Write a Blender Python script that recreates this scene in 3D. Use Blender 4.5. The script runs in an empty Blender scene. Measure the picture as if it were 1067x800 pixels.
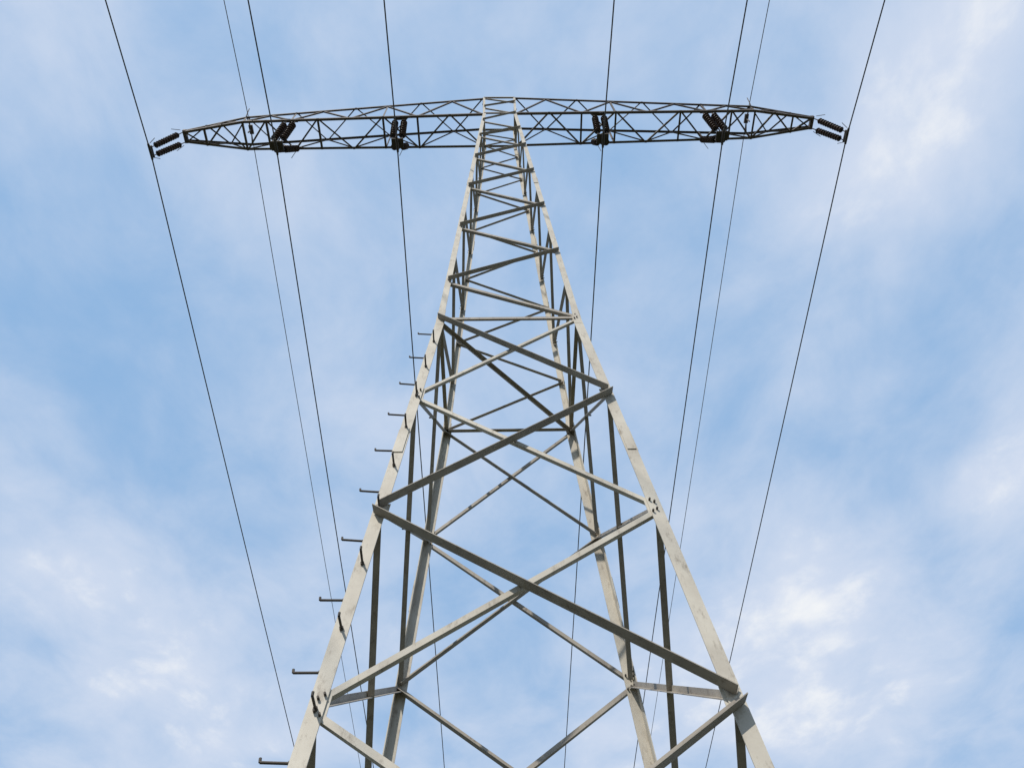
import bpy, math, random
from mathutils import Vector as V, Matrix
random.seed(4)
sc=bpy.context.scene
# ---------------------------------------------------------------- tower dims (metres)
ZW,HWW,K=9.96,0.895,0.0745      # waist height, half width, taper below
ZB,HWA=22.0,0.44                # cross-arm bottom chord level, half width
ZT,HWT=23.67,0.45
def hw(z):
    if z<=ZW: return HWW+K*(ZW-z)
    if z<=ZB: return HWW+(HWA-HWW)*(z-ZW)/(ZB-ZW)
    return HWA+(HWT-HWA)*(z-ZB)/(ZT-ZB)

# ---------------------------------------------------------------- helpers
class MB:
    def __init__(s): s.v=[];s.f=[];s.sm=[]
    def add(s,vs,fs,smooth=False):
        o=len(s.v); s.v+=[tuple(x) for x in vs]; s.f+=[tuple(i+o for i in f) for f in fs]; s.sm+=[smooth]*len(fs)
    def prism(s,poly,p1,p2,a,b):
        n=len(poly)
        vs=[p1+a*x+b*y for x,y in poly]+[p2+a*x+b*y for x,y in poly]
        fs=[(i,(i+1)%n,n+(i+1)%n,n+i) for i in range(n)]
        fs+=[tuple(range(n-1,-1,-1)),tuple(range(n,2*n))]
        s.add(vs,fs)
    def bar(s,p1,p2,n,w=.06,t=.006,out=True,low=True,off=0.,ext=.02,w2=None):
        p1=V(p1);p2=V(p2);u=(p2-p1).normalized(); n=V(n); n=(n-u*n.dot(u)).normalized()
        v=n.cross(u).normalized()
        if v.z>0: v=-v
        p1=p1-u*ext+n*off; p2=p2+u*ext+n*off
        w2=w2 or w
        sgn=1 if out else -1; d=1 if low else -1
        poly=[(-w/2*d,0),(w/2*d,0),(w/2*d,sgn*w2),((w/2-t)*d,sgn*w2),((w/2-t)*d,sgn*t),(-w/2*d,sgn*t)]
        s.prism(poly,p1,p2,v,n)
    def rod(s,p1,p2,r,n=8,r2=None):
        p1=V(p1);p2=V(p2);u=(p2-p1).normalized(); a=u.orthogonal().normalized(); b=u.cross(a); r2=r if r2 is None else r2
        vs=[p1+(a*math.cos(2*math.pi*i/n)+b*math.sin(2*math.pi*i/n))*r for i in range(n)]+[p2+(a*math.cos(2*math.pi*i/n)+b*math.sin(2*math.pi*i/n))*r2 for i in range(n)]
        s.add(vs,[(i,(i+1)%n,n+(i+1)%n,n+i) for i in range(n)],True)
        s.add([vs[i] for i in range(n)],[tuple(range(n-1,-1,-1))]); s.add([vs[n+i] for i in range(n)],[tuple(range(n))])
    def box(s,c,ax,ay,az):
        c=V(c);ax=V(ax);ay=V(ay);az=V(az)
        vs=[c+ax*i+ay*j+az*k for i in(-1,1) for j in(-1,1) for k in(-1,1)]
        s.add(vs,[(0,1,3,2),(4,6,7,5),(0,4,5,1),(2,3,7,6),(0,2,6,4),(1,5,7,3)])
    def lathe(s,p1,u,prof,n=14):
        p1=V(p1);u=V(u).normalized();a=u.orthogonal().normalized();b=u.cross(a)
        vs=[]
        for h,r in prof:
            for i in range(n):
                c=2*math.pi*i/n; vs.append(p1+u*h+(a*math.cos(c)+b*math.sin(c))*r)
        fs=[(j*n+i,j*n+(i+1)%n,(j+1)*n+(i+1)%n,(j+1)*n+i) for j in range(len(prof)-1) for i in range(n)]
        s.add(vs,fs,True)
    def obj(s,name,mat,parent=None):
        me=bpy.data.meshes.new(name); me.from_pydata(s.v,[],s.f); 
        me.polygons.foreach_set('use_smooth',s.sm)
        import bmesh
        bm=bmesh.new(); bm.from_mesh(me); bmesh.ops.recalc_face_normals(bm,faces=bm.faces); bm.to_mesh(me); bm.free()
        ob=bpy.data.objects.new(name,me); sc.collection.objects.link(ob); me.materials.append(mat)
        if parent: ob.parent=parent
        return ob

# ---------------------------------------------------------------- materials
def mat(name,c1,c2,rough=.6,metal=0.,scale=3.,c3=None,bump=.0,lo=.56):
    m=bpy.data.materials.new(name); m.use_nodes=True; nt=m.node_tree; N=nt.nodes; L=nt.links
    b=N['Principled BSDF']; b.inputs['Roughness'].default_value=rough; b.inputs['Metallic'].default_value=metal
    tc=N.new('ShaderNodeTexCoord'); no=N.new('ShaderNodeTexNoise'); no.inputs['Scale'].default_value=scale; no.inputs['Detail'].default_value=8; no.inputs['Roughness'].default_value=.65
    L.new(tc.outputs['Object'],no.inputs['Vector'])
    cr=N.new('ShaderNodeValToRGB'); e=cr.color_ramp.elements; e[0].position=.35;e[1].position=.65; e[0].color=(*c1,1); e[1].color=(*c2,1)
    L.new(no.outputs['Fac'],cr.inputs['Fac']); out=cr.outputs['Color']
    if c3:
        mp=N.new('ShaderNodeMapping'); mp.inputs['Scale'].default_value=(1,1,.35); L.new(tc.outputs['Object'],mp.inputs[0])
        n2=N.new('ShaderNodeTexNoise'); n2.inputs['Scale'].default_value=scale*6; n2.inputs['Detail'].default_value=6; n2.inputs['Roughness'].default_value=.75
        L.new(mp.outputs[0],n2.inputs['Vector'])
        r2=N.new('ShaderNodeValToRGB'); r2.color_ramp.elements[0].position=lo; r2.color_ramp.elements[1].position=.72
        L.new(n2.outputs['Fac'],r2.inputs['Fac'])
        mx=N.new('ShaderNodeMixRGB'); mx.inputs['Color2'].default_value=(*c3,1); L.new(r2.outputs['Color'],mx.inputs['Fac']); L.new(out,mx.inputs['Color1']); out=mx.outputs['Color']
    L.new(out,b.inputs['Base Color'])
    if bump:
        bp=N.new('ShaderNodeBump'); bp.inputs['Strength'].default_value=bump; bp.inputs['Distance'].default_value=.01
        L.new(no.outputs['Fac'],bp.inputs['Height']); L.new(bp.outputs['Normal'],b.inputs['Normal'])
    return m
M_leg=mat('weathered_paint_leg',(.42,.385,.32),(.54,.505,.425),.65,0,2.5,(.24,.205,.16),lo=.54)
M_brace=mat('shaded_weathered_paint_bracing',(.24,.212,.175),(.36,.325,.27),.65,0,3.,(.13,.105,.08),lo=.54)  # bracing shade put into the colour: darker than the leg paint, plus weathering
M_arm=mat('shaded_weathered_steel',(.075,.062,.055),(.125,.105,.09),.7,0,4.,(.05,.035,.025))  # weathered steel, darkened in colour for the arm's shade seen from below
M_bolt=mat('rusty_bolt_steel',(.05,.042,.035),(.09,.078,.065),.7,.2,20.)
M_ins=mat('brown_porcelain',(.032,.016,.011),(.06,.030,.020),.35,0,8.)
M_wire=mat('aged_aluminium_cable',(.09,.09,.09),(.13,.13,.13),.6,.3,5.)
M_gw=mat('thin_earth_cable',(.20,.21,.22),(.26,.27,.28),.6,.3,5.)
M_conc=mat('concrete',(.28,.27,.25),(.40,.39,.36),.9,0,6.,(.2,.19,.17),.3)
M_gr=mat('meadow_ground',(.035,.040,.018),(.075,.072,.035),.95,0,.35,(.10,.08,.05),.5)

tower=bpy.data.objects.new('transmission_tower',None); sc.collection.objects.link(tower)

# ---------------------------------------------------------------- legs
def corner(sx,sy,z): h=hw(z); return V((sx*h,sy*h,z))
legs=MB()
for sx in(-1,1):
    for sy in(-1,1):
        for z0,z1,w,t in((-.1,ZW+.02,.105,.010),(ZW-.02,ZB,.082,.008),(ZB,ZT+.03,.062,.007)):
            a=corner(sx,sy,z0);b=corner(sx,sy,z1)
            poly=[(0,0),(w,0),(w,t),(t,t),(t,w),(0,w)]
            legs.prism(poly,a,b,V((-sx,0,0)),V((0,-sy,0)))
        for zs in (2.6,7.2,ZW,15.9):
            for d in(0,1):
                p=corner(sx,sy,zs); uu=(corner(sx,sy,zs+.2)-p).normalized()
                if d==0: legs.box(p+V((-sx*.050,sy*.005,0)),V((.040,0,0)),V((0,.005,0)),uu*.2)
                else: legs.box(p+V((sx*.005,-sy*.050,0)),V((.005,0,0)),V((0,.040,0)),uu*.2)
legs.obj('legs',M_leg,tower)

# ---------------------------------------------------------------- face bracing
Lv=[.35,2.35,4.34,6.18,8.05,ZW]
UP=[ZW,11.1,12.2,13.3,14.4,15.5,16.55,17.6,18.6,19.5,20.3,21.1,ZB,22.6,23.15,ZT]
faces=[('f',V((0,-1,0)),lambda s,z:V((s*hw(z),-hw(z),z))),
       ('r',V((1,0,0)),lambda s,z:V((hw(z),s*hw(z),z))),
       ('b',V((0,1,0)),lambda s,z:V((-s*hw(z),hw(z),z))),
       ('l',V((-1,0,0)),lambda s,z:V((-hw(z),-s*hw(z),z)))]
br=MB(); bolts=MB(); gus=MB()
def boltrow(p,u,n,k=2,sp=.045,r=.009):
    for i in range(k):
        q=p+u*((i-(k-1)/2)*sp); bolts.rod(q,q+n*.018,r,6)
for nm,n,F in faces:
    ins=.045
    def G(s,z):
        p=F(s,z); q=F(-s,z); return p+(q-p).normalized()*ins
    for i in range(len(Lv)-1):
        lo,hi=Lv[i],Lv[i+1]
        w=.064 if i<3 else (.058 if i<4 else .052)
        if nm!='f': w*=.85
        par=(i%2==0)
        for s in(1,-1):
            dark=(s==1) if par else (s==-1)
            a=G(-s,hi-.04); b=G(s,lo+.04)
            if nm=='f':
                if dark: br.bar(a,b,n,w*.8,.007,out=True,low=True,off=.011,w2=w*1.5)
                else: gus.bar(a,b,n,w*.70,.007,out=False,low=True,off=-.011)  # bars meant as sunlit: built into gus for the paler leg colour
            elif nm=='b':
                if not dark: br.bar(a,b,n,w,.007,out=False,low=True,off=-.011,w2=w*1.3)
                else: br.bar(a,b,n,w*.8,.007,out=True,low=True,off=.002)
            else:
                br.bar(a,b,n,w,.007,out=False,low=True,off=(-.011 if dark else -.022))
            u=(b-a).normalized()
            for q,uu in((a,u),(b,-u)): boltrow(q+uu*.03,uu,n*1.5 if nm=='f' else -n*1.9,2)
        a=G(-1,hi-.04);b=G(1,lo+.04);wl=(G(1,hi)-G(-1,hi)).length; wb=(G(1,lo)-G(-1,lo)).length
        t=wl/(wl+wb); c=a.lerp(b,t)
        bolts.rod(c-n*.03,c+n*.03,.010,6)
        for s in (-1,1):
            g=F(s,lo)
            if i and nm=='f': 
                up=(F(s,lo+.1)-F(s,lo)).normalized(); inn=(F(-s,lo)-g).normalized()
                gus.box(g+inn*.065-n*.0145,inn*.060,up*.09,n*.003)
    br.bar(G(-1,ZW),G(1,ZW),n,.05,.006,out=False,low=(nm!='f'),off=-.012)
    s=1
    for i in range(len(UP)-1):
        a=G(s,UP[i]+.03);b=G(-s,UP[i+1]-.03)
        w=.046 if i<8 else .036
        if nm=='f' and i%2==1: br.bar(a,b,n,w*.85,.006,out=True,low=True,off=.010,w2=w*1.4)
        else: br.bar(a,b,n,w,.006,out=False,low=True,off=-.010)
        u=(b-a).normalized(); boltrow(a+u*.02,u,n,1); boltrow(b-u*.02,u,n,1)
        s=-s
    for z in (ZB,ZT): br.bar(G(-1,z),G(1,z),n,.05,.006,out=False,low=False,off=.012)
h=hw(ZW)-.03
br.bar((-h,-h,ZW-.03),(h,h,ZW-.03),(0,0,1),.05,.005,out=False,off=-.02)
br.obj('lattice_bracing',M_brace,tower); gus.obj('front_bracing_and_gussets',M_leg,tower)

# ---------------------------------------------------------------- step bolts on one leg
st=MB()
z=.9;i=0
while z<9.85:
    c=corner(-1,-1,z); j=random.uniform(-.012,.012)
    if i%2==0:
        p=c+V((.012,.055,0)); q=p+V((-.19,-.01,.004+j)); st.rod(p,q,.009,8); st.rod(q,q+V((-.004,0,.026)),.009,8); st.rod(c+V((-.004,.055,0)),c+V((-.020,.055,0)),.016,6)
    else:
        p=c+V((.055,.012,0)); q=p+V((0,-.15,.004+j)); st.rod(p,q,.009,8); st.rod(q,q+V((0,-.004,.026)),.009,8); st.rod(c+V((.055,-.004,0)),c+V((.055,-.020,0)),.016,6)
    z+=.31;i+=1
st.obj('step_bolts',M_bolt,tower)
bolts.obj('bolt_heads',M_bolt,tower)

# ---------------------------------------------------------------- cross-arm (very slightly twisted on the tower)
TW=math.radians(-1.0)
arm=MB()
XG=6.72
XN=[.44,1.3,2.15,3.05,3.9,4.75,5.45,6.1,XG,7.25,7.75,8.3]
def hd(x): return .44+(.38-.44)*(x-.44)/(XG-.44) if x<=XG else .38+(.15-.38)*(x-XG)/(8.3-XG)
def zt(x): return ZT+(22.42-ZT)*(x-.44)/(XG-.44) if x<=XG else 22.42+(22.10-22.42)*(x-XG)/(8.3-XG)
for sx in(-1,1):
    for sy in(-1,1):
        for i in range(len(XN)-1):
            x0,x1=XN[i],XN[i+1]
            B0=V((sx*x0,sy*hd(x0),ZB));B1=V((sx*x1,sy*hd(x1),ZB));T0=V((sx*x0,sy*hd(x0),zt(x0)));T1=V((sx*x1,sy*hd(x1),zt(x1)))
            arm.bar(B0,B1,(0,sy,0),.062,.007,out=False,low=True,ext=.001)
            arm.bar(T0,T1,(0,sy,0),.055,.006,out=False,low=False,ext=.001)
            a,b=(B0,T1) if i%2==0 else (T0,B1)
            arm.bar(a,b,(0,sy,0),.038,.005,out=False,off=-.012,ext=0)
            if i in (3,6,8,10): arm.bar(B0,T0,(0,sy,0),.04,.005,out=False,off=-.02,ext=0)
    for i in range(len(XN)-1):
        x0,x1=XN[i],XN[i+1]; s=1 if i%2==0 else -1
        arm.bar((sx*x0,s*hd(x0),ZB),(sx*x1,-s*hd(x1),ZB),(0,0,-1),.042,.005,out=False,off=.03,ext=0)
        arm.bar((sx*x0,-s*hd(x0),zt(x0)),(sx*x1,s*hd(x1),zt(x1)),(0,0,1),.032,.005,out=False,off=.02,ext=0)
    for x in (2.15,3.05,4.75,6.1,XG,7.75,8.3):
        arm.bar((sx*x,-hd(x),ZB),(sx*x,hd(x),ZB),(0,0,-1),.05,.006,out=False,off=.045,ext=0)
    for sy in(-1,1): arm.rod((sx*XG,sy*hd(XG),zt(XG)),(sx*XG,0,22.62),.018,6)
    arm.rod((sx*XG,0,22.62),(sx*XG,0,22.30),.02,6); arm.box((sx*XG,0,22.60),V((.05,0,0)),V((0,.12,0)),V((0,0,.03)))
    arm.rod((sx*XG,-hd(XG)-.02,22.4),(sx*(XG+.02),-hd(XG)-.1,22.85),.012,6)
    arm.box((sx*8.3,0,22.05),V((.04,0,0)),V((0,.17,0)),V((0,0,.05)))
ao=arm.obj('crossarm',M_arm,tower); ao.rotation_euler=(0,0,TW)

# ---------------------------------------------------------------- footings
ft=MB()
for sx in(-1,1):
    for sy in(-1,1):
        c=corner(sx,sy,0)
        ft.lathe(V((c.x,c.y,0)),V((0,0,1)),[(-.3,.42),(.30,.40),(.36,.36),(.37,.0)],24)
ft.obj('concrete_footings',M_conc,tower)

# ---------------------------------------------------------------- insulators
XO,XM,XI=8.73,5.64,2.60
ZC=20.88
def string(mb,p,q,hwm,R=1.,pitch=.085,a0=.14):
    p=V(p);q=V(q);u=(q-p).normalized();Ln=(q-p).length
    hwm.rod(p,q,.013,6)
    a=a0;b=Ln-.14;n=int((b-a)/pitch); prof=[(a,.03)]
    for k in range(n):
        h=a+(b-a)*k/n; s=(b-a)/n
        prof+=[(h+s*.1,.045),(h+s*.4,.055),(h+s*.60,.090*R),(h+s*.74,.094*R),(h+s*.78,.086*R),(h+s*.74,.05),(h+s*.98,.043)]
    mb.lathe(p,u,prof,16)
for X,Xa in((XI,XI),(XM,XM-.20),(XO,8.30)):
    for sx in(-1,1):
        zc=ZC-(.16 if X==XO else 0)
        em=bpy.data.objects.new('insulator_string',None); sc.collection.objects.link(em)
        cen=Matrix.Rotation(TW,3,'Z')@V((sx*X,0,0)); em.location=(sx*X,cen.y,zc); em.rotation_euler=(0,0,TW)
        o=V((sx*X,0,zc)); I=MB();H=MB()
        if X==XO:
            for dy in(-.13,.13):
                string(I,V((sx*Xa,dy,22.0))-o,V((sx*X,dy*.8+.03,zc+.12))-o,H,.82,a0=.22)
            H.box(V((0,0.03,.10)),V((.025,0,0)),V((0,.15,0)),V((0,0,.025)))
            for dy in(-.20,.20): H.rod(V((0,dy*.9,.1)),V((-sx*.08,dy*1.3,.26)),.008,6); H.rod(V((-sx*.38,dy,1.2)),V((-sx*.24,dy*1.4,1.0)),.008,6)
        else:
            for dy in(-1,1):
                for dx in(-.115,.115):
                    string(I,V((sx*Xa+dx,dy*.35,21.96))-o,V((sx*X+dx,dy*.10,ZC+.12))-o,H,.95)
                H.box(V((sx*Xa,dy*.35,21.98))-o,V((.17,0,0)),V((0,.03,0)),V((0,0,.03)))
                H.rod(V((sx*Xa,dy*.42,21.9))-o,V((sx*Xa+sx*.06,dy*.50,21.6))-o,.008,6)
            H.box(V((0,0,.10)),V((.15,0,0)),V((0,.12,0)),V((0,0,.018)))
        H.rod((0,0,.1),(0,0,0),.02,6)
        H.rod((0,-.20,-.012),(0,0,.012),.028,8,.04); H.rod((0,0,.012),(0,.20,-.012),.04,8,.028)
        I.obj('porcelain_discs',M_ins,em); H.obj('fittings',M_bolt,em)

# ---------------------------------------------------------------- wires
SPAN=250.
def wire(X,z0,sF,sB,r,m,name):
    mb=MB(); ss=[]
    y0=(Matrix.Rotation(TW,3,'Z')@V((X,0,0))).y
    s=-SPAN
    while s<=SPAN: ss.append(s); s+= 1. if abs(s)<40 else 5.
    pts=[V((X,s+y0,z0-(sF if s<0 else sB)*(abs(s)-s*s/SPAN))) for s in ss]
    n=6;vs=[]
    for p in pts:
        for i in range(n): c=2*math.pi*i/n; vs.append(p+V((math.cos(c),0,math.sin(c)))*r)
    mb.add(vs,[(j*n+i,j*n+(i+1)%n,(j+1)*n+(i+1)%n,(j+1)*n+i) for j in range(len(pts)-1) for i in range(n)],True)
    return mb.obj(name,m)
for X in(XO,XM,XI):
    for sx in(-1,1): wire(sx*X,ZC-(.16 if X==XO else 0),.08,.047,.017,M_wire,'power_line')
for sx in(-1,1): wire(sx*XG,22.58,.08,.047,.011,M_gw,'earth_wire')

# ---------------------------------------------------------------- ground
g=MB(); n=72; R=[0,3,8,20,60,200,800,3000]
vs=[V((0,0,0))]
for r in R[1:]:
    for i in range(n):
        c=2*math.pi*i/n; vs.append(V((r*math.cos(c),r*math.sin(c),(random.uniform(-.04,.04) if r<100 else random.uniform(-.5,.5)))))
fs=[(0,1+i,1+(i+1)%n) for i in range(n)]
for k in range(len(R)-2):
    o=1+k*n
    fs+=[(o+i,o+n+i,o+n+(i+1)%n,o+(i+1)%n) for i in range(n)]
g.add(vs,fs,True); g.obj('ground',M_gr)

# ---------------------------------------------------------------- light
SUN=V((-.36,-.62,.72)).normalized()
el=math.asin(SUN.z)
sd=bpy.data.lights.new('sun','SUN'); sd.energy=4.0; sd.angle=math.radians(.5); sd.color=(1,.93,.84)
so=bpy.data.objects.new('sun',sd); sc.collection.objects.link(so); so.rotation_euler=SUN.to_track_quat('Z','Y').to_euler(); so.location=(-20,-30,40)

w=bpy.data.worlds.new('World'); sc.world=w; w.use_nodes=True; nt=w.node_tree; N=nt.nodes; Lk=nt.links; N.clear()
try: w.cycles.sampling_method='MANUAL'; w.cycles.sample_map_resolution=256
except Exception: pass
outn=N.new('ShaderNodeOutputWorld'); bg=N.new('ShaderNodeBackground'); bg.inputs['Strength'].default_value=.10; Lk.new(bg.outputs[0],outn.inputs[0])
sky=N.new('ShaderNodeTexSky'); sky.sky_type='NISHITA'; sky.sun_disc=False; sky.sun_elevation=el; sky.sun_rotation=math.atan2(SUN.x,SUN.y); sky.altitude=200; sky.air_density=1.0; sky.dust_density=1.0; sky.ozone_density=1.0
def M(op,a,b=None,c=None):
    n=N.new('ShaderNodeMath'); n.operation=op
    for i,x in enumerate((a,b,c)):
        if x is None: continue
        if isinstance(x,(int,float)): n.inputs[i].default_value=x
        else: Lk.new(x,n.inputs[i])
    return n.outputs[0]
tc=N.new('ShaderNodeTexCoord'); sp=N.new('ShaderNodeSeparateXYZ'); Lk.new(tc.outputs['Generated'],sp.inputs[0])
zz=M('MAXIMUM',sp.outputs[2],.06); px=M('DIVIDE',sp.outputs[0],zz); py=M('DIVIDE',sp.outputs[1],zz)
cb=N.new('ShaderNodeCombineXYZ'); Lk.new(px,cb.inputs[0]); Lk.new(py,cb.inputs[1])
def noise(scale,detail,rough,dist,off,sxy=(1,1,1)):
    mp=N.new('ShaderNodeMapping'); mp.inputs['Location'].default_value=off; mp.inputs['Scale'].default_value=sxy; mp.inputs['Rotation'].default_value=(0,0,.5); Lk.new(cb.outputs[0],mp.inputs[0])
    n=N.new('ShaderNodeTexNoise'); n.inputs['Scale'].default_value=scale; n.inputs['Detail'].default_value=detail; n.inputs['Roughness'].default_value=rough; n.inputs['Distortion'].default_value=dist
    Lk.new(mp.outputs[0],n.inputs['Vector']); return n.outputs['Fac']
n1=noise(1.8,3,.5,.2,(3.1,1.7,0),(1,.85,1)); n2=noise(5.,7,.6,.25,(7.,2.,0),(1,.8,1))
n3=noise(11.,6,.6,.3,(1.,5.,0),(1,.8,1))
def blob(cx,cy,s,wt):
    dx=M('SUBTRACT',px,cx);dy=M('SUBTRACT',py,cy)
    d=M('ADD',M('MULTIPLY',dx,dx),M('MULTIPLY',dy,dy))
    return M('MULTIPLY',M('EXPONENT',M('MULTIPLY',d,-1/(s*s))),wt)
f=M('ADD',M('MULTIPLY',M('SUBTRACT',n1,.5),1.3),M('MULTIPLY',M('SUBTRACT',n2,.5),1.0))
for b_ in ((.60,.12,.13,.50),(.50,.28,.15,.42),(.75,1.46,.42,.36),(-.55,1.4,.5,.14),(.88,.88,.13,.42),(-.25,.17,.25,.14),(.1,.35,.25,.12),(-.66,.45,.36,-.24),(.62,.68,.22,-.20),(-.42,.80,.25,-.08),(-.85,1.05,.25,.14)):
    f=M('ADD',f,blob(*b_))
mr=N.new('ShaderNodeMapRange'); mr.interpolation_type='SMOOTHSTEP'; mr.inputs['From Min'].default_value=-.48; mr.inputs['From Max'].default_value=.56; Lk.new(f,mr.inputs['Value'])
f2=M('ADD',f,M('MULTIPLY',M('SUBTRACT',n3,.5),.9))
mr2=N.new('ShaderNodeMapRange'); mr2.interpolation_type='SMOOTHSTEP'; mr2.inputs['From Min'].default_value=.30; mr2.inputs['From Max'].default_value=.85; Lk.new(f2,mr2.inputs['Value'])
mx0=N.new('ShaderNodeMixRGB'); mx0.inputs['Fac'].default_value=.86; mx0.inputs['Color2'].default_value=(3.0,5.15,8.2,1); Lk.new(sky.outputs[0],mx0.inputs['Color1'])
mx=N.new('ShaderNodeMixRGB'); mx.inputs['Color2'].default_value=(6.4,7.2,8.7,1); Lk.new(mr.outputs[0],mx.inputs['Fac']); Lk.new(mx0.outputs[0],mx.inputs['Color1'])
mx2=N.new('ShaderNodeMixRGB'); mx2.inputs['Color2'].default_value=(8.9,9.1,9.4,1); Lk.new(mr2.outputs[0],mx2.inputs['Fac']); Lk.new(mx.outputs[0],mx2.inputs['Color1'])
Lk.new(mx2.outputs[0],bg.inputs['Color'])

# ---------------------------------------------------------------- camera
cd=bpy.data.cameras.new('camera'); cam=bpy.data.objects.new('camera',cd); sc.collection.objects.link(cam); sc.camera=cam
cd.sensor_width=36; cd.lens=787.06/1067*36; cd.clip_end=8000
cam.matrix_world=Matrix.Translation((-.1637,-5.4097,1.6))@Matrix.Rotation(-.0372,4,'Z')@Matrix.Rotation(math.pi/2+.9870,4,'X')@Matrix.Rotation(-.0422,4,'Z')
sc.view_settings.view_transform='Standard'; sc.view_settings.look='None'; sc.view_settings.exposure=0
